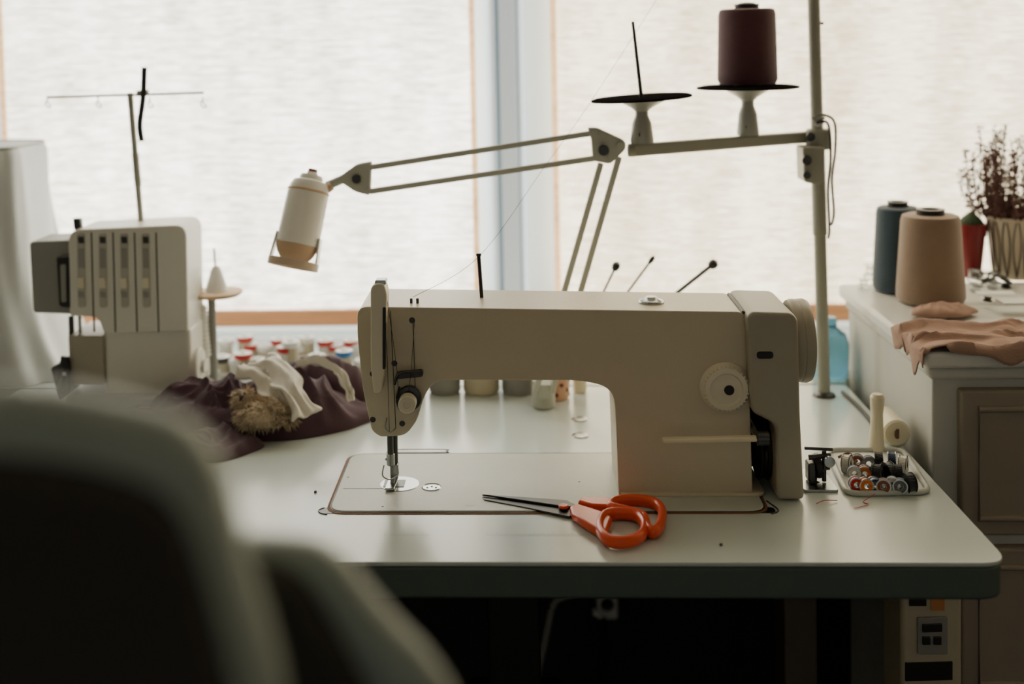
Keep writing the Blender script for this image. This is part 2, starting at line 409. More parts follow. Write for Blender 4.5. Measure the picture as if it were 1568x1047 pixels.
pts[0] = (pts[0][0], z1 + .001, .010); pts[1] = (pts[1][0], z1 - .001, .012)
pts[3] = (pts[3][0], .752, .006); pts[4] = (pts[4][0], .752, .006)
prism(S, 'belt_cover', pts, YC, YB + .004, MACHG, .009, 6, r=1e-7, n=6)
xa, xb = U(1141, 500, YC).x, U(1146, 500, YC).x
box(S, 'cover_seam', xa - .001, xb, YF + .0005, YB - .001, .80, z1 - .0015, DARK, .004, 3)
w = U(1171, 543, YC)
prism(S, 'cover_window_rim', [(w.x - .011, w.z - .0055), (w.x + .011, w.z - .0055), (w.x + .011, w.z + .0055), (w.x - .011, w.z + .0055)], YC - .0012, YC + .002, MACHG, .0005, 2, r=.005)
prism(S, 'cover_window', [(w.x - .009, w.z - .004), (w.x + .009, w.z - .004), (w.x + .009, w.z + .004), (w.x - .009, w.z + .004)], YC - .0018, YC + .002, DARK, .0003, 2, r=.004)
xp = U(1160, 690, 1.36).x; zp = U(1170, 690, 1.36).z
lathe(S, 'drive_pulley', (xp, 1.372, zp), (1, 0, 0), [(0, 0), (.034, 0), (.036, .002), (.031, .006), (.036, .011), (.034, .013), (.012, .013), (.012, .020), (0, .020)], DARK)
box(S, 'opening_dark_fill', xp - .010, xp + .03, 1.41, 1.43, .755, .85, DARK, .003)  # dark box added to blacken the opening behind the pulley
tube(S, 'drive_belt', [(xp + .006, 1.372 - .032, zp), (xp + .006, 1.366, zp + .05), (xp + .006, 1.380, zp + .05), (xp + .006, 1.372 + .032, zp), (xp + .006, 1.372, zp - .032)], .0028, DARK, closed=True)
xw = U(1215, 525, 1.36).x
zw = U(1235, 527, 1.36).z
lathe(S, 'hand_wheel', (xw - .004, 1.378, zw), (1, 0, 0), [(0, 0), (.040, 0), (.045, .002), (.0465, .005), (.0465, .010), (.046, .0105), (.046, .0125), (.0465, .013), (.047, .019), (.045, .0235), (.040, .025), (0, .026)], MACHG, 64)
w = U(1110, 592, YF)
lathe(S, 'stitch_dial', (w.x, YF + .001, w.z), (0, -1, 0), [(0, 0), (.027, 0), (.028, .003), (.0255, .007), (.0245, .010), (.023, .012), (.018, .0125), (.0165, .0105), (.006, .0105), (.0055, .0108), (0, .0108)], MACHL, 60)
lathe(S, 'dial_hub', (w.x + .003, YF - .0105, w.z - .001), (0, -1, 0), [(0, .0012), (.0052, .001), (.0056, -.001)], DARK, 24)
vsN = 32
for i in range(vsN):
    t = 2 * math.pi * i / vsN
    rod(S, 'dial_rib_%d' % i, (w.x + .0256 * math.cos(t), YF - .001, w.z + .0256 * math.sin(t)), (w.x + .0240 * math.cos(t), YF - .0108, w.z + .0240 * math.sin(t)), .0009, MACHL, seg=8)
p1, p2 = U(1013, 674, 1.305), U(1165, 671, 1.305)
bar(S, 'reverse_lever', p1, p2, .010, .0058, CREAMP, .0025)
rod(S, 'reverse_pivot', (p2.x, 1.30, p2.z), (p2.x, 1.40, p2.z), .006, DSTEEL)
lathe(S, 'reverse_hub', (p2.x - .004, 1.305, p2.z), (1, 0, 0), [(0, 0), (.008, 0), (.008, .012), (0, .012)], DSTEEL)
zt = z1
w = U(997, 462, 1.375)
lathe(S, 'oil_sight_cap', (w.x, 1.375, zt - .002), (0, 0, 1), [(0, .009), (.006, .0088), (.009, .006), (.0135, .0045), (.0145, .003), (.0145, 0)], STEEL, 36)
w = U(632, 470, 1.36)
for i, dx in enumerate((-.001, .006)):
    rod(S, 'thread_pin_%d' % i, (w.x + dx, 1.355, zt - .003), (w.x + dx, 1.355, zt + .012), .0016, DSTEEL)
    lathe(S, 'thread_pin_disc_%d' % i, (w.x + dx, 1.355, zt + .004), (0, 0, 1), [(0, 0), (.0055, 0), (.0055, .0012), (0, .0012)], DSTEEL)
w = U(738, 455, 1.39); w2_ = U(733, 392, 1.39)
rod(S, 'thread_guide_post', (w.x, w.y, zt - .002), w2_, .0022, DARK)
rod(S, 'thread_guide_tip', w2_, w2_ + Vector((0, 0, .003)), .003, DARK)
for i, px in enumerate((690, 760, 910)):
    w = U(px, 462, 1.40); lathe(S, 'top_screw_%d' % i, (w.x, w.y, zt - .001), (0, 0, 1), [(0, .0025), (.004, .002), (.0045, 0)], DSTEEL, 16)
pprism(S, 'take_up_guard', [(568, 440, .006), (575, 433, .006), (588, 433, .006), (593, 448, .006), (589, 560, .01), (585, 600, .006), (573, 602, .006), (568, 560, .01)], 1.318, 1.314, 1.340, MACHL, .0035, 4)
pprism(S, 'take_up_slot', [(586, 470, .002), (591, 470, .002), (590, 565, .002), (586, 565, .002)], 1.314, 1.3132, 1.320, DARK, 0)
pprism(S, 'take_up_lever', [(575, 427, .002), (592, 427, .002), (592, 434, .002), (575, 434, .002)], 1.325, 1.318, 1.334, STEEL, .001)
rod(S, 'face_seam', U(598, 476, 1.3338), U(606, 655, 1.3338), .0004, DARK, seg=6)
rod(S, 'face_seam_b', U(632, 486, 1.3338), U(636, 600, 1.3338), .0004, DARK, seg=6)
for i, p in enumerate(((631, 490), (604, 556), (571, 572), (571, 642), (616, 648))):
    w = U(*p, 1.335); lathe(S, 'face_screw_%d' % i, w + Vector((0, .003, 0)), (0, -1, 0), [(0, .005), (.0028, .005), (.0034, .004), (.0034, 0)], DSTEEL, 16)
w = U(627, 607, 1.335)
lathe(S, 'tension_unit', w + Vector((0, .004, 0)), (0, -1, 0), [(0, 0), (.013, 0), (.013, .006), (.010, .0075), (.0135, .009), (.0145, .0115), (.0135, .013), (.009, .014), (.008, .017), (.0095, .018), (.0095, .028), (.0085, .030), (0, .030)], DSTEEL, 40)
lathe(S, 'tension_knob', w + Vector((0, -.018, 0)), (0, -1, 0), [(.0, 0), (.0098, 0), (.0098, .0125), (.0088, .0138), (.004, .0138), (.0035, .012), (0, .012)], MACHL, 20)
tube(S, 'check_spring', [U(612, 592, 1.33), U(607, 610, 1.322), U(612, 626, 1.322), U(625, 628, 1.325)], .0009, DSTEEL)
tube(S, 'thread_hook', [U(604, 588, 1.33), U(610, 572, 1.322), U(622, 569, 1.320), U(640, 569, 1.324), U(646, 572, 1.333)], .0016, DSTEEL)
pprism(S, 'tension_plate', [(606, 570, .003), (648, 566, .003), (648, 576, .003), (608, 580, .003)], 1.33, 1.328, 1.336, DSTEEL, .0005)
tube(S, 'lower_thread_guide', [U(592, 640, 1.333), U(590, 655, 1.325), U(598, 662, 1.325), U(606, 655, 1.333)], .0009, STEEL)
YN = 1.364
def N_(px, py): return U(px, py, YN)
rod(S, 'needle_bar', N_(597, 645), N_(598, 700), .0036, DSTEEL)
rod(S, 'needle_clamp', N_(598, 694), N_(598.5, 712), .0048, STEEL)
rod(S, 'needle', N_(598.5, 710), N_(599, 744), .0009, STEEL, seg=8)
rod(S, 'clamp_screw', N_(590, 703), N_(598, 703), .0016, STEEL, seg=10)
yp = YN + .009
rod(S, 'presser_bar', U(604, 645, yp), U(605, 718, yp), .0036, DSTEEL)
pprism(S, 'presser_holder', [(599, 710, .002), (610, 710, .002), (610, 732, .002), (604, 738, .002), (598, 728, .002)], yp - .004, yp - .007, yp + .005, STEEL, .001)
w = UZ(600, 745, ZB + .0012)
slab(S, 'presser_foot_sole', [(w.x - .007, w.y - .012), (w.x - .002, w.y - .013), (w.x + .004, w.y - .012), (w.x + .006, w.y + .013), (w.x - .006, w.y + .013)], ZB + .0013, ZB + .0042, STEEL, .0008, r=.002)
bar(S, 'presser_shank', U(603, 728, yp - .004), (w.x, w.y + .004, ZB + .003), .005, .005, STEEL)
tube(S, 'finger_guard', [U(588, 712, 1.352), U(586, 728, 1.348), U(597, 734, 1.346), U(609, 727, 1.348), U(609, 714, 1.355)], .0008, STEEL)
tube(S, 'needle_thread', [U(632, 470, 1.352), U(634, 500, 1.33), U(626, 596, 1.322), U(612, 624, 1.322), U(607, 560, 1.328), U(588, 432, 1.322), U(592, 520, 1.33), U(596, 650, 1.332), U(599, 740, YN - .001)], .0003, DARK, n=6, seg=6)
# bobbin winder
B = top('bobbin_winder', UZ(1255, 750))
w = UZ(1258, 752)
slab(B, 'base_plate', [(w.x - .020, w.y - .004), (w.x + .018, w.y - .004), (w.x + .018, w.y + .062), (w.x - .020, w.y + .062)], .7500, .7530, STEEL, .0006, r=.004)
Yb = w.y + .02
for i, (a, b, r) in enumerate((((1247, 768), (1250, 700), .003), ((1262, 745), (1262, 690), .0025), ((1238, 700), (1272, 697), .003), ((1240, 722), (1262, 720), .0028), ((1232, 686), (1275, 688), .0018), ((1240, 742), (1256, 742), .003))):
    q1, q2 = U(*a, Yb), U(*b, Yb); q1.z = max(q1.z, .754)
    rod(B, 'link_%d' % i, q1, q2, r, DSTEEL)
q = U(1254, 715, Yb)
lathe(B, 'winder_wheel', q + Vector((-.004, .004, 0)), (1, 0, .1), [(0, 0), (.013, 0), (.014, .002), (.014, .006), (.006, .007), (.006, .016), (0, .016)], DARK)
lathe(B, 'winder_knob', U(1268, 705, Yb - .006), (0, -1, .1), [(0, 0), (.005, 0), (.006, .003), (.006, .008), (0, .009)], STEEL, 20)
box(B, 'tripper', U(1236, 700, Yb).x, U(1248, 700, Yb).x, Yb - .006, Yb + .012, .754, .776, DSTEEL, .002)
tube(B, 'loose_thread', [UZ(1250, 771, .7515), UZ(1262, 766, .7535), UZ(1282, 766, .7515)], .0005, RED, seg=6)

# bobbin tray
BT = top('bobbin_tray', UZ(1350, 725))
tr = [UZ(1266, 692), UZ(1382, 692), UZ(1424, 757), UZ(1298, 760)]
trp = [(p.x, p.y) for p in tr]
slab(BT, 'tray_floor', trp, .7501, .7512, PAPER, 0, r=.016)
fp = fillet(trp, .016, 6)
tube(BT, 'tray_rim', [(p[0], p[1], .7530) for p in fp], .0030, BED, closed=True, n=1, seg=10, flat=(.0034, .0032))
TH = [thread_mat('thr_' + n_, c_) for n_, c_ in (('black', (30, 30, 32)), ('orange', (240, 120, 24)), ('steel', (150, 150, 150)), ('red', (214, 40, 28)), ('white', (230, 226, 214)), ('navy', (40, 64, 92)), ('brown', (140, 74, 44)), ('grey', (100, 102, 104)))]
BOB = [(1311, 741, 3, 1), (1325, 743, 1, 1), (1339, 742, 5, 1), (1353, 744, 6, 1), (1366, 741, 4, 1), (1378, 744, 7, 1), (1392, 739, 0, 0), (1344, 725, 0, 0), (1360, 722, 7, 0), (1375, 725, 0, 0), (1383, 712, 4, 0), (1366, 706, 5, 0), (1324, 724, 1, 1), (1308, 724, 4, 1), (1330, 709, 2, 1), (1346, 706, 0, 0), (1297, 710, 4, 0), (1313, 706, 6, 1)]
for i, (px, py, ci, kind) in enumerate(BOB):
    big = .0082 if kind else .0112
    w = UZ(px, py, .7512 + big)
    ax = Vector((random.uniform(.6, 1), random.uniform(-.5, .3), .05)).normalized() if kind == 0 else Vector((random.uniform(-.25, .25), random.uniform(-1, -.6), .1)).normalized()
    c = Vector((w.x, w.y, .7514 + big))
    fl = DARK if (ci in (0, 7) and not kind) else STEEL
    lathe(BT, 'bobbin_%d' % i, c - ax * .0045, ax, [(.003, 0), (big, 0), (big, .0008), (big * .9, .0010), (big * .9, .0080), (big, .0082), (big, .0090), (big * .82, .0091), (big * .40, .0092), (.003, .0092), (.003, 0)], STEEL, 22,
          mats=[fl, TH[ci]], pm=[0, 0, 0, 1, 0, 0, 0, 1, 0, 0])
tube(BT, 'thread_ends', [UZ(1340, 756, .7575), UZ(1322, 768, .751), UZ(1330, 772, .751), UZ(1308, 778, .751)], .0004, RED, seg=6)
tube(BT, 'bobbin_case_spring', [UZ(1284, 700, .757), UZ(1300, 694, .760), UZ(1312, 706, .757)], .0016, GASK, seg=8)

# ------------------------------------------------------------------ scissors
SC = top('orange_handled_scissors', UZ(880, 785))
ZS = .7535
def Q(px, py, z=ZS): return UZ(px, py, z)
bl = [Q(738, 759), Q(741, 764), Q(800, 775), (Q(872, 790)), Q(884, 780), Q(868, 770), Q(800, 766)]
extr(SC, 'blade_lower', [(p.x, p.y, ZS - .0025) for p in bl], (0, 0, .0022), DSTEEL, .0006, 2)
bl = [Q(738, 759), Q(800, 768), Q(868, 778), Q(884, 776), Q(868, 768), Q(800, 763)]
extr(SC, 'blade_upper', [(p.x, p.y, ZS - .0002) for p in bl], (0, 0, .0022), DSTEEL, .0006, 2)
w = Q(863, 776, ZS + .002); lathe(SC, 'pivot_screw', (w.x, w.y, ZS + .0015), (0, 0, 1), [(0, .003), (.0045, .0028), (.0055, .0015), (.0055, 0)], ORANGE, 24)
za = .7575
extr(SC, 'handle_shank_near', [(Q(*p).x, Q(*p).y, .7508) for p in ((872, 783), (884, 779), (925, 792), (938, 800), (928, 826), (912, 818), (893, 806), (876, 794))], (0, 0, .0095), ORANGE, .003, 3)
tube(SC, 'handle_loop_near', [Q(px, py, za) for px, py in ((918, 808), (926, 790), (950, 786), (976, 790), (987, 805), (980, 822), (955, 830), (930, 826))], .006, ORANGE, closed=True, n=6, seg=14, flat=(.0046, .0068))
extr(SC, 'handle_shank_far', [(Q(*p).x, Q(*p).y, .7508) for p in ((884, 775), (890, 769), (935, 769), (948, 775), (944, 783), (905, 781))], (0, 0, .0095), ORANGE, .003, 3)
tube(SC, 'handle_loop_far', [Q(px, py, za) for px, py in ((935, 777), (945, 768), (975, 766), (1003, 771), (1014, 784), (1010, 806), (1000, 815), (990, 806), (985, 792), (962, 784))], .006, ORANGE, closed=True, n=6, seg=14, flat=(.0048, .0068))

# ------------------------------------------------------------------ spool stand
ST = top('thread_stand', UZ(1262, 606))
pb = UZ(1262, 606); ptop = U(1246, 0, pb.y)
ax = (ptop - pb).normalized()
lathe(ST, 'flange', pb, (0, 0, 1), [(0, .004), (.009, .006), (.014, .004), (.016, .0002)], DSTEEL)
rod(ST, 'pole', pb + Vector((0, 0, .002)), pb + ax * 1.05, .0085, POLE)
rod(ST, 'pole_sleeve', pb + ax * (U(1262, 360, pb.y).z - pb.z), pb + ax * (U(1262, 215, pb.y).z - pb.z), .0098, POLE)
ZA = 1.113
la, ra_ = UZ(966, 230, ZA), UZ(1258, 207, ZA)
bar(ST, 'cross_arm', la, ra_ + Vector((.004, -.006, 0)), .014, .016, POLE, .003)
rod(ST, 'arm_end_cap', la + Vector((-.004, 0, 0)), la + Vector((.006, 0, 0)), .0085, POLE)
lathe(ST, 'collar', U(1253, 228, pb.y), (0, 0, 1), [(0, 0), (.016, 0), (.017, .003), (.017, .025), (.015, .028), (0, .028)], POLE)
pprism(ST, 'clamp_block', [(1228, 225, .004), (1262, 225, .004), (1262, 275, .006), (1250, 283, .004), (1230, 278, .004)], 1.675, 1.67, pb.y + .01, POLE, .003)
lathe(ST, 'clamp_screw', U(1236, 245, 1.672), (-.3, -1, 0), [(0, 0), (.006, 0), (.007, .006), (.006, .010), (0, .011)], DSTEEL)
lathe(ST, 'clamp_screw_b', U(1236, 268, 1.672), (-.3, -1, 0), [(0, 0), (.0045, 0), (.005, .006), (0, .007)], DSTEEL)
lathe(ST, 'arm_screw', U(1240, 209, 1.67), (0, -1, 0), [(0, 0), (.005, 0), (.006, .006), (0, .007)], DSTEEL)
rod(ST, 'side_hook', U(1252, 35, pb.y), U(1261, 36, pb.y), .002, DARK)
for i, (q, dz, pin, tl) in enumerate(((982, 151, 33, (-.05, .0, 1)), (1139, 134, 8, (0, 0, 1)))):
    t = (q - 966) / (1258 - 966); b = la.lerp(ra_, t) + Vector((0, 0, .008))
    Yq = b.y; k = Yq / F / .985
    H = U(q, dz, Yq).z - b.z
    lathe(ST, 'cone_holder_%d' % i, b, (0, 0, 1), [(0, 0), (.0145, 0), (.0150, .004), (.0125, H * .45), (.0085, H * .62), (.0085, H * .72), (.014, H * .8), (.030, H * .95), (0, H * .97)], CONEG)
    lathe(ST, 'holder_slot_%d' % i, b + Vector((-.002, -.0125, .012)), (0, -1, .1), [(0, .001), (.0035, .001), (.004, -.002)], DARK, 16)
    lathe(ST, 'spool_plate_%d' % i, (b.x, b.y, b.z + H * .95), tl, [(0, 0), (.030, .001), (.060, .003), (75 * k, .002), (75 * k, .0045), (.060, .006), (.02, .005), (0, .005)], FELT, 48)
    tip = U(q - (13 if i == 0 else 7), pin, Yq)
    if i == 0: rod(ST, 'spool_pin', (b.x, b.y, b.z + H), tip, .0026, DARK, r2=.002)
    if i == 1: plate = Vector((b.x, b.y, b.z + H * .95 + .0062)); kk = k
e = cone_of_thread('burgundy_thread_cone', plate, 44 * kk, 41 * kk, 114 * kk, BURG)
w = plate + Vector((0, 0, 115 * kk)); lathe(e, 'cone_cap', w, (0, 0, 1), [(0, .008), (.010, .007), (.014, .004), (.015, 0)], DARK)
for i, pp in enumerate((((1247, 180), (1262, 176), (1278, 188), (1279, 230), (1274, 275), (1277, 325), (1273, 345)), ((1250, 188), (1268, 190), (1272, 240), (1268, 290), (1270, 350), (1268, 365)), ((1243, 186), (1252, 192), (1262, 186)), ((1243, 180), (1252, 184), (1263, 180)))):
    tube(ST, 'tied_cord_%d' % i, [U(a, b, 1.688 if i < 2 else 1.69) for a, b in pp], .0019, [OVERG, DSTEEL, PAPER, OVERG][i], seg=8)
tube(top('upper_thread', U(830, 255, 1.5)), 'thread_line', [U(1005, 0, 1.62), U(905, 155, 1.57), U(832, 258, 1.50), U(733, 393, 1.39), U(632, 455, 1.355)], .0003, mat('thread_grey', (130, 122, 112), .8), n=8, seg=6)

# ------------------------------------------------------------------ lamp
LP = top('swing_arm_lamp', U(875, 560, 1.62))
YL = 1.60
def A(px, py, dy=0): return U(px, py, YL + dy)
bar(LP, 'upper_arm_bar_top', A(568, 256), A(912, 203), .009, .0074, LAMPW, .0015)
bar(LP, 'upper_arm_bar_bottom', A(566, 293), A(925, 240), .009, .0074, LAMPW, .0015)
bar(LP, 'lower_arm_bar_left', A(920, 250), A(820, 600, .03), .009, .0078, LAMPW, .0015)
bar(LP, 'lower_arm_bar_right', A(948, 240), A(845, 600, .03), .009, .0078, LAMPW, .0015)
eb = [(900, 196, .004), (915, 196, .004), (958, 216, .006), (958, 228, .005), (935, 251, .006), (908, 246, .005), (906, 215, .004)]
pprism(LP, 'elbow_bracket', eb, YL - .007, YL - .009, YL - .006, LAMPW, .0008)
pprism(LP, 'elbow_bracket_back', eb, YL - .007, YL + .006, YL + .009, LAMPW, .0008)
for i, (a, b) in enumerate(((912, 204), (925, 240), (949, 222))):
    rod(LP, 'elbow_bolt_%d' % i, A(a, b, -.013), A(a, b, .012), .0045, LAMPW)
lathe(LP, 'elbow_knob', A(924, 230, -.009), (0, -1, 0), [(0, .006), (.006, .006), (.007, .003), (.007, 0)], DSTEEL)
wb = [(568, 248, .003), (545, 252, .006), (515, 274, .006), (545, 294, .006), (566, 299, .003)]
pprism(LP, 'wrist_bracket', wb, YL - .007, YL - .009, YL - .006, LAMPW, .0008)
pprism(LP, 'wrist_bracket_back', wb, YL - .007, YL + .006, YL + .009, LAMPW, .0008)
lathe(LP, 'wrist_knob', A(546, 274, -.009), (0, -1, 0), [(0, .005), (.005, .005), (.006, .003), (.006, 0)], DSTEEL)
for i, (a, b) in enumerate(((566, 256), (563, 293))): rod(LP, 'wrist_bolt_%d' % i, A(a, b, -.012), A(a, b, .012), .004, LAMPW)
rod(LP, 'head_link', A(530, 272), A(500, 285, -.01), .006, LAMPW)
YS = 1.585
s0, s1 = U(476, 276, YS), U(449, 404, YS - .03)
axs = (s1 - s0).normalized(); Ls = (s1 - s0).length; k = YS / F / .985
lathe(LP, 'shade', s0, axs, [(0, .0), (20 * k, .0), (26 * k, .002), (30 * k, .009), (32 * k, .02), (32.5 * k, Ls * .5), (33 * k, Ls * .76), (31 * k, Ls * .78), (27 * k, Ls * .6), (0, Ls * .55)], LAMPWH, 48)
lathe(LP, 'shade_collar', s0 + axs * .0135, axs, [(31 * k, .0), (32.4 * k, .0006), (32.6 * k, .0026), (31 * k, .0032)], TAN, 40)
lathe(LP, 'end_cap', s0 - axs * .011, axs, [(0, .0), (8 * k, 0), (9 * k, .003), (16 * k, .004), (18 * k, .007), (19 * k, .014), (0, .014)], LAMPWH, 36)
lathe(LP, 'switch', s0 - axs * .015, axs, [(0, .0), (7 * k, 0), (8 * k, .006), (0, .006)], mat('switch_brown', (130, 60, 44), .5), 20)
dome = [(32 * k * math.cos(t), Ls * .76 + 32 * k * 1.0 * math.sin(t)) for t in [j / 10 * math.pi / 2 for j in range(10)]] + [(0, Ls * .76 + 32 * k * 1.0)]
lathe(LP, 'reflector_dome', s0, axs, dome, TAN, 40)
hu = (Vector((1, 0, 0)) - axs * axs.x).normalized(); hv = axs.cross(hu)
ring = [s0 + axs * (Ls * 1.0) + (hu * math.cos(t) + hv * math.sin(t)) * 37 * k for t in [2 * math.pi * i / 36 for i in range(36)]]
vs = []; fs = []
for i, p in enumerate(ring):
    rr = (p - (s0 + axs * (Ls * 1.0))).normalized()
    for a_, b_ in ((-.0015, -.0048), (.0015, -.0048), (.0015, .0048), (-.0015, .0048)): vs.append(p + rr * a_ + axs * b_)
for i in range(36):
    for j in range(4): a_, b_ = i * 4, ((i + 1) % 36) * 4; fs.append((a_ + j, a_ + (j + 1) % 4, b_ + (j + 1) % 4, b_ + j))
mk(LP, 'guard_hoop', vs, fs, HOOP, .0006, 2)
for i, sgn in enumerate((-1, 1)):
    bar(LP, 'hoop_arm_%d' % i, s0 + axs * Ls * .66 + hu * sgn * 33 * k, s0 + axs * Ls * .99 + hu * sgn * 36 * k, .022, .0026, LAMPWH, .0008)
rod(LP, 'shade_neck', U(508, 284, YL - .012), U(492, 296, YS), .006, TAN)
w = (A(820, 600, .03) + A(845, 600, .03)) / 2
rod(LP, 'clamp_base', (w.x, w.y + .03, .7502), (w.x, w.y + .03, .79), .016, LAMPW)
bar(LP, 'clamp_link', (w.x, w.y + .03, .785), (w.x, w.y, w.z), .02, .02, LAMPW)

# ------------------------------------------------------------------ overlocker
O = top('overlocker', U(200, 600, 1.68))
YO = 1.66
def OP(name, pix, y0, y1, m, bevel, seg=4): return pprism(O, name, pix, YO, YO + y0, YO + y1, m, bevel, seg)
OP('tension_housing', [(104, 352, .018), (285, 344, .018), (288, 508, .004), (159, 513, .01), (150, 486, .01), (106, 484, .006)], 0, .085, OVER, .007)
w = U(156, 515, YO); w2 = U(290, 510, YO)
box(O, 'lower_housing', w.x, w2.x, YO + .004, YO + .12, .7502, w.z + .01, OVER, .006, 4)
box(O, 'base', U(104, 600, YO).x, w2.x + .01, YO - .012, YO + .13, .7501, .772, OVERG, .005, 3)
OP('cloth_plate', [(104, 514, .002), (158, 514, .004), (160, 590, .004), (108, 590, .004)], .0, .09, MACHG, .004)
OP('side_box', [(36, 374, .006), (103, 371, .003), (103, 486, .003), (42, 484, .006)], .02, .09, OVERG, .005)
OP('thread_door', [(86, 393, .004), (106, 392, .004), (108, 472, .004), (90, 470, .006)], -.001, .02, DARK, .003)
OP('door_slot', [(93, 405, .002), (101, 404, .002), (102, 462, .002), (95, 462, .002)], -.003, .0, OVERG, .001)
TRK = mat('track_grey', (176, 174, 164), .5); TRAYW = mat('tray_wood', (202, 172, 136), .6, var=.2)
for i, px in enumerate((124, 157, 190, 223)):
    OP('tension_track_%d' % i, [(px - 6, 358, .003), (px + 6, 357, .003), (px + 8, 470, .004), (px - 4, 471, .004)], -.0015, .004, TRK, .0008, 2)
    for j, (ya, yb_) in enumerate(((362, 372), (380, 410), (425, 440), (446, 455))):
        OP('tension_dial_%d_%d' % (i, j), [(px - 4, ya, .001), (px + 5, ya, .001), (px + 6, yb_, .001), (px - 3, yb_, .001)], -.006 if j == 2 else -.003, .0, [DSTEEL, OVERG, MACHL, OVERG][j], .0006, 2)
    OP('housing_groove_%d' % i, [(px + 15, 356), (px + 17, 356), (px + 21, 508), (px + 19, 508)], -.0006, .003, DSTEEL, 0)
OP('top_knob', [(103, 338, .002), (115, 338, .002), (116, 356, .002), (105, 356, .002)], .02, .03, DSTEEL, .002)
rod(O, 'needle_bar', U(109, 484, YO + .02), U(110, 520, YO + .02), .004, DSTEEL)
rod(O, 'needle_bar_b', U(122, 484, YO + .02), U(123, 512, YO + .02), .0025, STEEL)
rod(O, 'presser', U(100, 545, YO - .005), U(92, 600, YO - .012), .006, DARK)
OP('looper_cover', [(82, 560, .004), (108, 548, .006), (112, 600, .004), (95, 612, .004)], -.012, .03, DARK, .004)
OP('cover_tag', [(98, 566, .002), (106, 566, .002), (106, 572, .002), (98, 572, .002)], -.014, -.01, PAPER, .001)
q = U(292, 560, YO + .03)
lathe(O, 'hand_wheel', q, (1, 0, 0), [(0, 0), (.024, 0), (.026, .003), (.026, .014), (.024, .016), (.010, .017), (.010, .022), (0, .022)], OVER, 40)
pr = []
for i in range(12): pr += [(.015, i * .0062), (.015, i * .0062 + .003), (.0135, i * .0062 + .0034), (.0135, i * .0062 + .006)]
q = U(308, 545, YO + .08)
lathe(O, 'ribbed_sleeve', q, (-.06, 0, 1), [(0, 0)] + pr + [(0, .074)], OVER, 32)
q = U(332, 452, YO + .09)
lathe(O, 'spool_tray', q, (0, 0, 1), [(0, 0), (.034, 0), (.038, .003), (.038, .006), (.033, .007), (0, .007)], TRAYW)
lathe(O, 'spool_cone', q + Vector((0, 0, .007)), (0, 0, 1), [(0, 0), (.017, 0), (.016, .004), (.008, .030), (.005, .036), (0, .036)], PAPER)
rod(O, 'spool_pin', q + Vector((0, 0, .03)), q + Vector((-.002, 0, .070)), .0016, DSTEEL)
bar(O, 'tray_bracket', q + Vector((-.05, 0, .002)), q + Vector((0, 0, .002)), .03, .004, TRAYW)
rod(O, 'tray_stem', (q.x - .008, q.y, .7502), (q.x - .008, q.y, q.z), .006, OVERG)
ph = U(217, 346, YO + .06); pt = U(199, 142, YO + .06)
rod(O, 'antenna', ph - Vector((0, 0, .01)), pt, .0042, POLE)
rod(O, 'antenna_sleeve', ph + (pt - ph) * .55, ph + (pt - ph) * .3, .005, POLE)
pa, pz = U(72, 149, YO + .06), U(312, 142, YO + .06)
rod(O, 'antenna_bar', pa, pz, .0017, DSTEEL)
OP('antenna_head', [(189, 142, .002), (207, 140, .002), (207, 150, .002), (190, 151, .002)], .055, .066, POLE, .001)
for i, px in enumerate((72, 150, 229, 310)):
    c0 = U(px, 148, YO + .06)
    tube(O, 'guide_loop_%d' % i, [c0, c0 + Vector((.001, 0, -.009)), c0 + Vector((.005, 0, -.013)), c0 + Vector((.002, 0, -.016)), c0 + Vector((-.003, 0, -.011)), c0 + Vector((-.001, 0, -.006))], .0008, DSTEEL, seg=6)
tube(O, 'tweezers_hanging', [U(221, 103, YO + .05), U(219, 150, YO + .05), U(214, 190, YO + .05), U(217, 216, YO + .05)], .0035, DARK, flat=(.0040, .0015))

# ------------------------------------------------------------------ covered machine at left edge
xe = U(30, 240, 1.80).x
DC = top('dust_covered_machine', (xe - .1, 1.89, .75))
vs = []; fs = []; K = 120; R = 30
ztop = U(10, 229, 1.80).z
for i in range(R + 1):
    t = i / R; z = .7502 + (ztop - .7502) * t
    g = .02 * (1 - t) + .05 * (1 - t) ** 4
    hw = .088 + g; hd = .085 + .5 * g
    if i == R: hw *= .95; hd *= .95
    for j in range(K):
        a = 2 * math.pi * j / K; ca, sa = math.cos(a), math.sin(a)
        x = math.copysign(abs(ca) ** .45, ca); y = math.copysign(abs(sa) ** .45, sa)
        f = 1 + .06 * (1 - t) ** 1.5 * math.sin(9 * a + 3 * t) + .06 * noise.noise(Vector((ca * 2.5, sa * 2.5, t * 2)))
        vs.append((xe - .10 + hw * x * f, 1.89 + hd * y * f, z))
for i in range(R):
    for j in range(K): fs.append((i * K + j, i * K + (j + 1) % K, (i + 1) * K + (j + 1) % K, (i + 1) * K + j))
fs.append(tuple(range(R * K, (R + 1) * K)))
mk(DC, 'draped_cover', vs, fs, DRAPE, sharp=60)
tube(DC, 'top_seam', [Vector(v) for v in vs[R * K:(R + 1) * K:4]], .002, OVERG, closed=True, n=2)

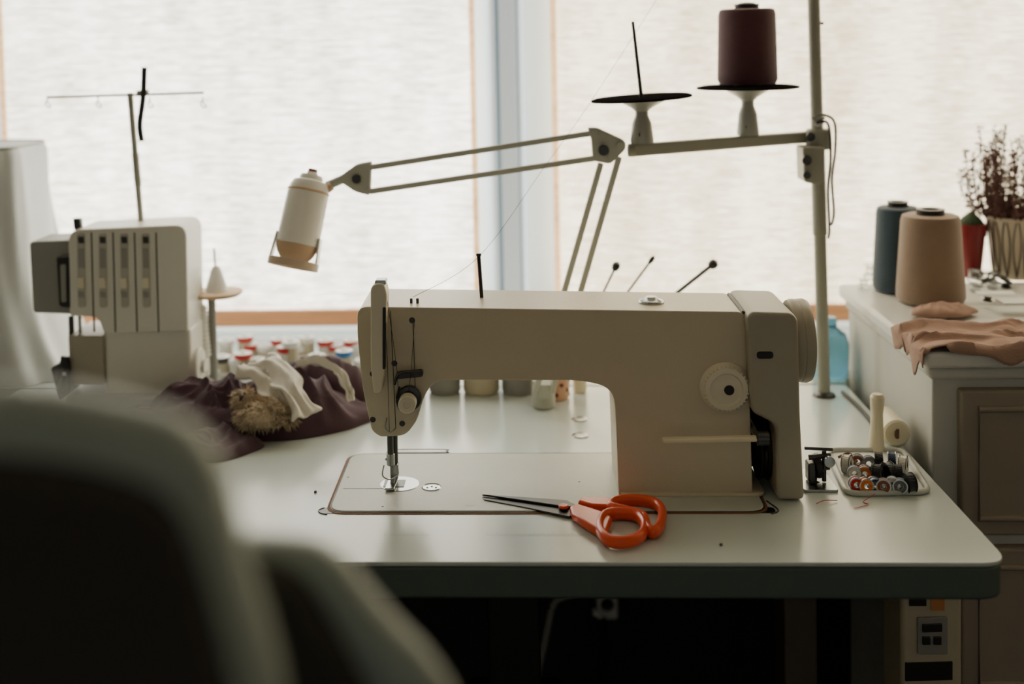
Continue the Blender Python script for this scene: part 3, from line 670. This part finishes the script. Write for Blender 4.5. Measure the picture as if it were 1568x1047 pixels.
# ------------------------------------------------------------------ garment pile
G = top('burgundy_garment', UZ(400, 640))
c = UZ(430, 648); heap(G, 'folds_main', c.x, c.y, .130, .070, .072, GARM, 2.3, .15)
c = UZ(310, 650); heap(G, 'folds_left', c.x, c.y, .095, .052, .066, GARM, 5.1, -.2)
c = UZ(240, 655); heap(G, 'folds_far', c.x, c.y, .085, .035, .036, GARM, 8.7, .05)
c = UZ(330, 690); heap(G, 'hem', c.x, c.y + .01, .058, .048, .026, GARM, 9.9, .5)
c = UZ(492, 624); heap(G, 'sleeve', c.x, c.y, .080, .044, .100, GARM, 12.4, -.35, fold=.4)
def strip(parent, name, path, wd, m, th=.003):
    P = cr(path, 10); vs = []; fs = []
    for i, p in enumerate(P):
        t = (P[min(i + 1, len(P) - 1)] - P[max(i - 1, 0)]).normalized()
        s_ = t.cross(Vector((0, -.35, 1))).normalized(); nn = s_.cross(t)
        w_ = wd * (1 + .2 * math.sin(i * .35) + .3 * noise.noise(Vector((i * .2, wd * 90, 0))))
        for j in range(13):
            u = (j / 12 - .5) * 2
            vs.append(p + s_ * w_ * u + nn * (.003 * math.sin(u * 4 + i * .12) + .008 * noise.noise(Vector((u * 2.2, i * .14, wd * 77))) + (1 - u * u) * .005))
    k = len(P)
    for i in range(k - 1):
        for j in range(12): a = i * 13 + j; fs.append((a, a + 1, a + 14, a + 13))
    o = mk(parent, name, vs, fs, m, sharp=85)
    so = o.modifiers.new('solid', 'SOLIDIFY'); so.thickness = th
    return o
FT = top('fur_trimmed_cloth', UZ(420, 640))
strip(FT, 'white_band', [U(392, 562, 1.61), U(415, 554, 1.59), U(436, 577, 1.56), U(452, 605, 1.535), U(470, 636, 1.52)], .018, CREAM)
strip(FT, 'white_fold', [U(372, 564, 1.60), U(392, 570, 1.585), U(415, 592, 1.56), U(432, 614, 1.54), U(445, 630, 1.53)], .015, CREAM)
strip(FT, 'edge_trim', [U(455, 558, 1.60), U(490, 555, 1.59), U(518, 570, 1.58), U(533, 596, 1.575), U(537, 614, 1.57)], .005, CREAM)
vs = []; fs = []
for (px, py, Yf, rx, rz, cnt) in ((402, 632, 1.53, .032, .016, 2200), (375, 612, 1.54, .014, .012, 500), (430, 642, 1.525, .018, .009, 600), (390, 648, 1.52, .018, .007, 400)):
    fc = U(px, py, Yf)
    for i in range(cnt):
        a = random.uniform(0, 2 * math.pi); h = random.uniform(-.6, 1)
        d = Vector((math.cos(a) * math.sqrt(1 - h * h), math.sin(a) * math.sqrt(1 - h * h), h))
        p = fc + Vector((d.x * rx, d.y * rx * .8, d.z * rz))
        n3 = noise.noise(p * 90)
        dr = (d + Vector((n3 * 1.5, -.5 + n3, -.5 + random.uniform(-.4, .4)))).normalized() * random.uniform(.007, .013)
        s_ = dr.cross(Vector((random.random(), random.random(), random.random()))).normalized() * .0008
        b = len(vs); vs += [p - s_, p + s_, p + dr * .6 + s_ * .7, p + dr]; fs.append((b, b + 1, b + 2)); fs.append((b, b + 2, b + 3))
mk(FT, 'fur_tufts', vs, fs, FUR)
fc = U(402, 632, 1.53)
lathe(FT, 'fur_base', fc - Vector((0, 0, .014)), (0, 0, 1), [(0, -.0), (.026, .002), (.031, .012), (.026, .022), (.015, .028), (0, .029)], FUR)

# ------------------------------------------------------------------ things on the sill
TS = top('thread_spools', (-.45, 1.85, .75))
spx = [(345, 520, 'w', 0), (375, 514, 'r', 0), (383, 526, 'r', 0), (427, 518, 'r', 0), (460, 535, 'w', 0), (485, 543, 'r', 1), (514, 528, 'r', 0), (527, 536, 'b', 1), (330, 560, 'd', 1), (362, 548, 'w', 1), (405, 530, 'w', 0), (445, 522, 'w', 1), (498, 520, 'r', 0), (340, 545, 'k', 1), (470, 515, 'w', 0), (545, 525, 'w', 0), (318, 545, 'w', 1), (395, 550, 'd', 1), (538, 520, 'r', 0), (555, 550, 'w', 1), (372, 540, 'r', 1), (437, 530, 'r', 1)]
cm = {'w': PAPER, 'r': RED, 'b': BLUE, 'd': NAVY, 'k': DSTEEL, 'g': OVERG}
for i, (px, py, c_, fr) in enumerate(spx):
    Yp = 1.83 if fr else 1.93
    w = U(px, py, Yp); h = max(.02, w.z - .7505); r = .0135
    lathe(TS, 'spool_%d' % i, (w.x, w.y, .7502), (0, 0, 1), [(0, 0), (r, 0), (r, .004), (r * .85, .006), (r * .85, h - .009), (r, h - .007), (r, h), (.006, h + .001), (.005, h + .003), (0, h + .003)],
          PAPER, 24, mats=[PAPER, cm[c_], BEIGE if i % 3 else thread_mat('white_thread', (222, 220, 212))], pm=[0, 0, 0, 2, 1, 1, 0, 0, 0])
J = top('sill_jars', (0, 1.82, .75))
for i, (x0, x1, m_, h) in enumerate(((655, 705, OVERG, .06), (708, 765, BEIGE, .055), (768, 822, OVERG, .07), (878, 900, CREAMP, .05), (600, 650, PAPER, .06), (560, 596, BEIGE, .07))):
    w = UZ((x0 + x1) / 2, 606); r = (x1 - x0) / 2 * w.y / F
    lathe(J, 'jar_%d' % i, (w.x, w.y + .02, .7502), (0, 0, 1), [(0, 0), (r * .9, 0), (r, .004), (r, h), (r * .8, h + .004), (r * .8, h + .012), (0, h + .012)], m_)
TC = top('tool_cup', UZ(848, 612))
w = UZ(850, 612); cb = Vector((w.x, w.y + .01, .7502))
lathe(TC, 'cup', cb, (0, 0, 1), [(0, 0), (.019, 0), (.020, .003), (.024, .075), (.022, .075), (.018, .005), (0, .005)], mat('cup_cream', (214, 170, 140), .5))
for i in range(40):
    a = i * 2.4; z = .006 + (i * .0017); r = .0203 + z * .05
    lathe(TC, 'cup_dot_%d' % i, cb + Vector((math.cos(a) * r, math.sin(a) * r, z)), (math.cos(a), math.sin(a), 0), [(0, .0006), (.003, .0005), (.003, -.001)], mat('cup_dot', (120, 52, 34), .5), 10)
for i, (p0, r) in enumerate((((942, 410), .006), ((996, 400), .0035), ((1090, 406), .007))):
    tip = U(*p0, cb.y)
    b0 = cb + Vector((0, 0, .01))
    rod(TC, 'tool_handle_%d' % i, b0 + Vector((0, (i - 1) * .006, 0)), tip, .0017 if i != 2 else .0026, DSTEEL)
    d = (tip - b0).normalized()
    lathe(TC, 'tool_head_%d' % i, tip - d * .006, d, [(0, 0), (r * .7, .003), (r, .008), (r * .8, .013), (0, .016)], DARK)
BB = top('blue_spray_bottle', UZ(1288, 600))
w = UZ(1288, 596)
lathe(BB, 'bottle', (w.x, w.y + .06, .7502), (0, 0, 1), [(0, 0), (.024, 0), (.026, .004), (.027, .05), (.022, .066), (.010, .076), (.009, .09), (0, .09)], mat('blue_translucent', (120, 184, 214), .2, trans=.7))
GB = top('cream_marker_bottle', UZ(1342, 692))
w = UZ(1342, 690)
lathe(GB, 'bottle', (w.x, w.y, .7502), (.02, 0, 1), [(0, 0), (.0095, 0), (.010, .003), (.0085, .012), (.0070, .045), (.008, .055), (.0085, .066), (.006, .070), (0, .070)], CREAMP)
RL = top('cream_foam_roll', UZ(1380, 680))
w = UZ(1362, 668, .75); w2 = UZ(1394, 690, .75)
rod(RL, 'roll', (w.x - .002, w.y + .02, .7670), (w2.x - .012, w2.y + .012, .7670), .0165, CREAMP, seg=32)
rod(RL, 'roll_core', (w2.x - .0125, w2.y + .0122, .7670), (w2.x - .0108, w2.y + .0106, .7670), .006, GASK)
DP = top('black_power_cord', UZ(1320, 655))
tube(DP, 'cord', [UZ(1290, 600, .7525), UZ(1310, 618, .7525), UZ(1330, 640, .7525), UZ(1344, 662, .7525)], .0025, DARK)

# ------------------------------------------------------------------ cabinet
C = top('painted_drawer_cabinet', (.8, 1.6, 0))
cx0, cy0 = .474, 1.435
box(C, 'carcass', cx0 + .006, cx0 + .70, cy0 + .02, 1.825, .04, .862, CAB, .003)
box(C, 'top_board', cx0 - .008, cx0 + .72, cy0 + .0, 1.83, .862, .882, CABT, .006, 3)
box(C, 'plinth', cx0 + .02, cx0 + .69, cy0 + .04, 1.82, 0, .04, DARK, .003)
box(C, 'top_moulding', cx0 + .0, cx0 + .71, cy0 + .008, 1.825, .846, .862, CAB, .006, 3)
fz = [(.66, .835), (.46, .645), (.26, .445), (.06, .245)]
for i, (a, b) in enumerate(fz):
    x0, x1 = cx0 + .035, cx0 + .665
    box(C, 'drawer_%d' % i, x0, x1, cy0 + .006, cy0 + .03, a, b, CABF, .004, 3)
    tube(C, 'drawer_bead_%d' % i, [(x0 + .02, cy0 + .005, a + .022), (x1 - .02, cy0 + .005, a + .022), (x1 - .02, cy0 + .005, b - .022), (x0 + .02, cy0 + .005, b - .022)], .004, CABF, closed=True, n=1, seg=10)
    lathe(C, 'knob_%d' % i, (cx0 + .35, cy0 + .006, (a + b) / 2), (0, -1, 0), [(0, 0), (.006, 0), (.006, .01), (.015, .016), (.014, .024), (0, .027)], STEEL)
ZC = .8825
def CZ(px, py): return UZ(px, py, ZC)
def cone_at(name, px, py, wpx, wtop, ypx_top, m):
    b = CZ(px, py); k = b.y / F
    h = U(px, ypx_top, b.y).z - ZC
    return cone_of_thread(name, Vector((b.x, b.y, ZC)), wpx * k / 2, wtop * k / 2, h, m)
cone_at('navy_thread_cone', 1375, 445, 74, 62, 316, NAVY)
cone_at('taupe_thread_cone', 1425, 462, 100, 84, 328, TAUPE)
b = CZ(1552, 424); k = b.y / F; HP = top('potted_heather', (b.x, b.y, ZC))
hh = U(1552, 330, b.y).z - ZC
lathe(HP, 'pot', (b.x, b.y, ZC), (0, 0, 1), [(0, 0), (26 * k, 0), (28 * k, .003), (38 * k, hh * .96), (39 * k, hh), (36 * k, hh), (34 * k, hh * .9), (0, hh * .85)], POTT, 40)
lathe(HP, 'soil', (b.x, b.y, ZC + hh * .85), (0, 0, 1), [(0, .004), (33 * k, .002), (33 * k, 0)], DARK)
for i in range(14):
    a = 2 * math.pi * i / 14
    for s_ in (-1, 1):
        p = []
        for j in range(6):
            t = j / 5; r = (28 + 10 * t * .93) * k + .0006; aa = a + s_ * .16 * math.sin(t * math.pi * .9)
            p.append(Vector((b.x + r * math.cos(aa), b.y + r * math.sin(aa), ZC + .004 + hh * .9 * t)))
        tube(HP, 'pot_stripe_%d_%d' % (i, s_), p, .0011, DSTEEL, n=2, seg=6)
cs_ = []; rs_ = []
for i in range(72):
    a = random.uniform(0, 2 * math.pi); sp_ = random.uniform(.1, 1) ** .55; Lh = random.uniform(.5, 1.0) * (150 * k) * (1.18 - .38 * sp_)
    b0 = Vector((b.x + random.uniform(-.01, .01), b.y + random.uniform(-.01, .01), ZC + hh * .88))
    out = Vector((math.cos(a), math.sin(a), 0)) * sp_ * 78 * k
    mid = b0 + out * .85 + Vector((0, 0, Lh * .28)); tip = b0 + out * 1.0 + Vector((random.uniform(-.008, .008), 0, Lh))
    path = cr([b0, mid, tip], 12)
    tube(HP, 'stem_%d' % i, path, .0007, HEATH, n=1, seg=5)
    for j, p in enumerate(path):
        if j < 4: continue
        for q_ in range(3):
            cs_.append(p + Vector([random.uniform(-.0044, .0044) for _ in range(3)])); rs_.append(random.uniform(.0014, .0028) * (1.15 - .4 * j / len(path)))
blobs(HP, 'flower_buds', cs_, rs_, HEATH)
b = CZ(1487, 424); k = b.y / F; RP = top('cactus_in_red_pot', (b.x, b.y, ZC))
h2 = U(1487, 342, b.y).z - ZC
lathe(RP, 'pot', (b.x, b.y, ZC), (0, 0, 1), [(0, 0), (14 * k, 0), (20 * k, h2 * .78), (22 * k, h2 * .78), (22 * k, h2), (19 * k, h2), (18 * k, h2 * .85), (0, h2 * .85)], REDP)
pr = [(0, 0)] + [(18 * k * math.sin(math.pi * (.15 + .85 * t / 8)), t / 8 * 34 * k) for t in range(9)]
lathe(RP, 'cactus', (b.x, b.y, ZC + h2 * .82), (0, 0, 1), pr, GREEN, 24)
PC = top('dusty_rose_cloth_scrap', CZ(1430, 500))
vs = []; fs = []; nx, ny = 80, 44
for j in range(ny + 1):
    for i in range(nx + 1):
        u, v = i / nx, j / ny
        x = .452 + u * .22; y = 1.424 + .008 * math.sin(u * 8 + .6) + .016 * u + v * (.11 + .03 * math.sin(u * 5)) + .016 * noise.noise(Vector((u * 5, v * 3, 2)))
        x += .020 * noise.noise(Vector((u * 3, v * 5, 7)))
        cr1 = 1 - min(1, abs(noise.noise(Vector((u * 3.2 + v * 1.6, v * 2.4, 1)))) * 3)
        z = ZC + .003 + .009 * cr1 + .005 * abs(noise.noise(Vector((u * 8, v * 6, 3))))
        over = (cy0 - .002) - y
        if over > 0: z = ZC + .003 - over * 1.1 - .005 * max(0, math.sin(u * 9)) * min(1, over / .02); y = cy0 - .004 - over * .3 - .002 * abs(math.sin(u * 12))
        ox = (cx0 - .010) - x
        if ox > 0: z = min(z, ZC + .002 - ox * 1.6); x = cx0 - .013 - .002 * math.sin(v * 9)
        vs.append((x, y, z))
for j in range(ny):
    for i in range(nx): a = j * (nx + 1) + i; fs.append((a, a + 1, a + nx + 2, a + nx + 1))
o = mk(PC, 'cloth', vs, fs, PINK, sharp=85); so = o.modifiers.new('s', 'SOLIDIFY'); so.thickness = .0012
c = CZ(1445, 484); heap(PC, 'crumpled_layer', c.x, c.y, .048, .026, .014, PINK, 3.3, .2, z0=ZC + .005, N=70, freq=1.4)
CL = top('sewing_notions', CZ(1510, 445))
for i, (px, py, r, h, m_) in enumerate(((1512, 470, .006, .006, DARK), (1498, 446, .012, .008, GLASS), (1522, 442, .012, .010, GLASS), (1540, 440, .008, .006, DARK), (1510, 430, .016, .014, GLASS), (1332, 428, .010, .022, GLASS), (1322, 440, .008, .012, GLASS), (1490, 432, .010, .018, GLASS))):
    w = CZ(px, py); lathe(CL, 'notion_%d' % i, (w.x, w.y, ZC + (.008 if i == 0 else 0)), (.1, 0, 1), [(0, 0), (r, 0), (r, h * .3), (r * .7, h * .4), (r * .7, h * .8), (r, h), (0, h)], m_, 22)
w = CZ(1515, 462); slab(CL, 'paper_tag', [(w.x - .02, w.y - .012), (w.x + .03, w.y - .015), (w.x + .034, w.y + .01), (w.x - .016, w.y + .012)], ZC + .012, ZC + .013, PAPER, 0)
w = CZ(1545, 480); slab(CL, 'card', [(w.x - .01, w.y - .01), (w.x + .05, w.y - .01), (w.x + .05, w.y + .02), (w.x - .01, w.y + .02)], ZC + .013, ZC + .016, PAPER, 0)
for i in range(6):
    w = CZ(1495 + 9 * i, 432 + (i % 3) * 6)
    tube(CL, 'ring_%d' % i, [(w.x + .009 * math.cos(t), w.y + .009 * math.sin(t), ZC + .014 + .004 * math.sin(t + i)) for t in [2 * math.pi * q / 10 for q in range(10)]], .0014, DSTEEL, closed=True, n=2, seg=6)

# ------------------------------------------------------------------ beneath the table
CB = top('motor_control_box', (U(1425, 980, 1.35).x, 1.4, .6))
a, b = U(1380, 980, 1.35).x, U(1474, 980, 1.35).x
box(CB, 'housing', a, b, 1.35, 1.42, .44, .7115, BEIGE, .006, 3)
pprism(CB, 'panel', [(1404, 944, .002), (1450, 943, .002), (1450, 1000, .002), (1404, 1000, .002)], 1.35, 1.347, 1.352, OVERG, .001)
pprism(CB, 'display', [(1412, 955, .001), (1442, 954, .001), (1442, 966, .001), (1412, 967, .001)], 1.347, 1.345, 1.35, DSTEEL, .0005)
for i in range(2): pprism(CB, 'button_%d' % i, [(1412 + 17 * i, 974), (1424 + 17 * i, 974), (1424 + 17 * i, 986), (1412 + 17 * i, 986)], 1.347, 1.345, 1.35, DSTEEL, .0005)
pprism(CB, 'label', [(1386, 1014), (1458, 1012), (1458, 1040), (1386, 1042)], 1.35, 1.3485, 1.352, DARK, .0003)
pprism(CB, 'top_plate', [(1392, 914), (1418, 914), (1418, 927), (1392, 927)], 1.35, 1.3485, 1.352, DARK, .0003)
pprism(CB, 'warning_label', [(1425, 914), (1446, 914), (1446, 934), (1425, 934)], 1.35, 1.3485, 1.352, mat('label_orange', (190, 130, 80), .6), .0003)
SO = top('wall_socket', U(930, 928, 2.125))
pprism(SO, 'plate', [(914, 912, .004), (945, 912, .004), (945, 944, .004), (914, 944, .004)], 2.128, 2.118, 2.1299, PAPER, .002)
lathe(SO, 'socket_well', U(930, 926, 2.117), (0, -1, 0), [(0, .0004), (.008, .0004), (.011, .002), (.012, 0)], DARK)
lathe(SO, 'plug', U(912, 935, 2.112), (0, -1, 0), [(0, .012), (.005, .012), (.006, 0)], PAPER)
PW = top('power_cable', U(845, 950, 1.7))
tube(PW, 'cable', [U(905, 905, 1.7), U(862, 914, 1.7), U(846, 930, 1.7), U(835, 980, 1.7), U(822, 1050, 1.7), U(815, 1200, 1.7)] , .005, OVERG)
tube(PW, 'plug_cord', [U(925, 945, 2.10), U(926, 1000, 2.10), U(924, 1100, 2.10)], .003, DARK)
MO = top('sewing_motor', U(800, 1060, 1.38)); w = U(790, 1085, 1.38)
lathe(MO, 'motor_body', (w.x - .06, 1.38, w.z - .03), (1, 0, 0), [(0, 0), (.05, 0), (.06, .01), (.06, .11), (.05, .12), (.02, .12), (.02, .15), (0, .15)], DARK)
box(MO, 'motor_bracket', w.x - .03, w.x + .03, 1.36, 1.40, w.z + .02, .7115, DARK, .004)
DB = top('dark_fabric_bag', (.74, 1.2, .3))
heap(DB, 'bag', .80, 1.20, .20, .14, .60, mat('dark_bag_cloth', (44, 32, 38), .85, var=.2), 4.2, 0, z0=0.001, N=70, p=.3)

# ------------------------------------------------------------------ office chair (foreground)
CH = top('office_chair', (-.28, .45, 0))
def shell(name, pix, Y, th, m, bev): return pprism(CH, name, pix, Y, Y, Y + th, m, bev, 6)
shell('backrest_shell', [(-1700, 590, .10), (60, 612, .06), (300, 672, .04), (350, 860, .08), (440, 1150, .03), (420, 1500, .05), (-1700, 1500, .06)], .345, .032, CHAIRR, .015)
shell('backrest_pad', [(-1640, 700, .08), (60, 710, .05), (250, 762, .03), (300, 890, .06), (368, 1150, .03), (368, 1440, .05), (-1640, 1440, .06)], .337, .022, CHAIRD, .010)
shell('lumbar_shell', [(250, 832, .02), (500, 845, .02), (580, 950, .05), (680, 1050, .05), (760, 1250, .05), (700, 1500, .03), (200, 1500, .03)], .42, .022, CHAIRR, .010)
shell('lumbar_pad', [(250, 868, .02), (450, 880, .02), (510, 980, .05), (560, 1070, .05), (630, 1250, .05), (580, 1480, .03), (200, 1480, .03)], .410, .022, CHAIRD, .009)
slab(CH, 'seat', [(-.52, .40, .08), (-.04, .40, .08), (-.04, .85, .1), (-.52, .85, .1)], .42, .49, CHAIRD, .02, 4, r=.08)
bar(CH, 'back_spine', (-.28, .44, .42), (-.28, .39, .95), .03, .06, CHAIRR, .006)
rod(CH, 'gas_column', (-.28, .62, .08), (-.28, .62, .42), .025, DSTEEL)
for i in range(5):
    t = 2 * math.pi * i / 5 + .3; e_ = Vector((-.28 + .27 * math.cos(t), .62 + .27 * math.sin(t), .07))
    bar(CH, 'base_leg_%d' % i, (-.28, .62, .09), e_, .04, .03, DARK, .005)
    rod(CH, 'castor_%d' % i, e_ + Vector((-.012, 0, -.042)), e_ + Vector((.012, 0, -.042)), .027, DARK)

# ------------------------------------------------------------------ light: daylight outside the window, dim interior behind the camera
wd = bpy.data.worlds.new('daylight'); sc.world = wd; wd.use_nodes = True
nt = wd.node_tree; bg = nt.nodes['Background']
tc = nt.nodes.new('ShaderNodeTexCoord'); sx = nt.nodes.new('ShaderNodeSeparateXYZ'); mr = nt.nodes.new('ShaderNodeMapRange')
mr.inputs[1].default_value = -.2; mr.inputs[2].default_value = .2
mx = nt.nodes.new('ShaderNodeMix'); mx.data_type = 'RGBA'
mx.inputs[6].default_value = (.31, .30, .275, 1); mx.inputs[7].default_value = (1.6, 1.8, 1.9, 1)
nt.links.new(tc.outputs['Generated'], sx.inputs[0]); nt.links.new(sx.outputs['Y'], mr.inputs[0])
nt.links.new(mr.outputs[0], mx.inputs[0]); nt.links.new(mx.outputs[2], bg.inputs[0]); bg.inputs[1].default_value = 1.0
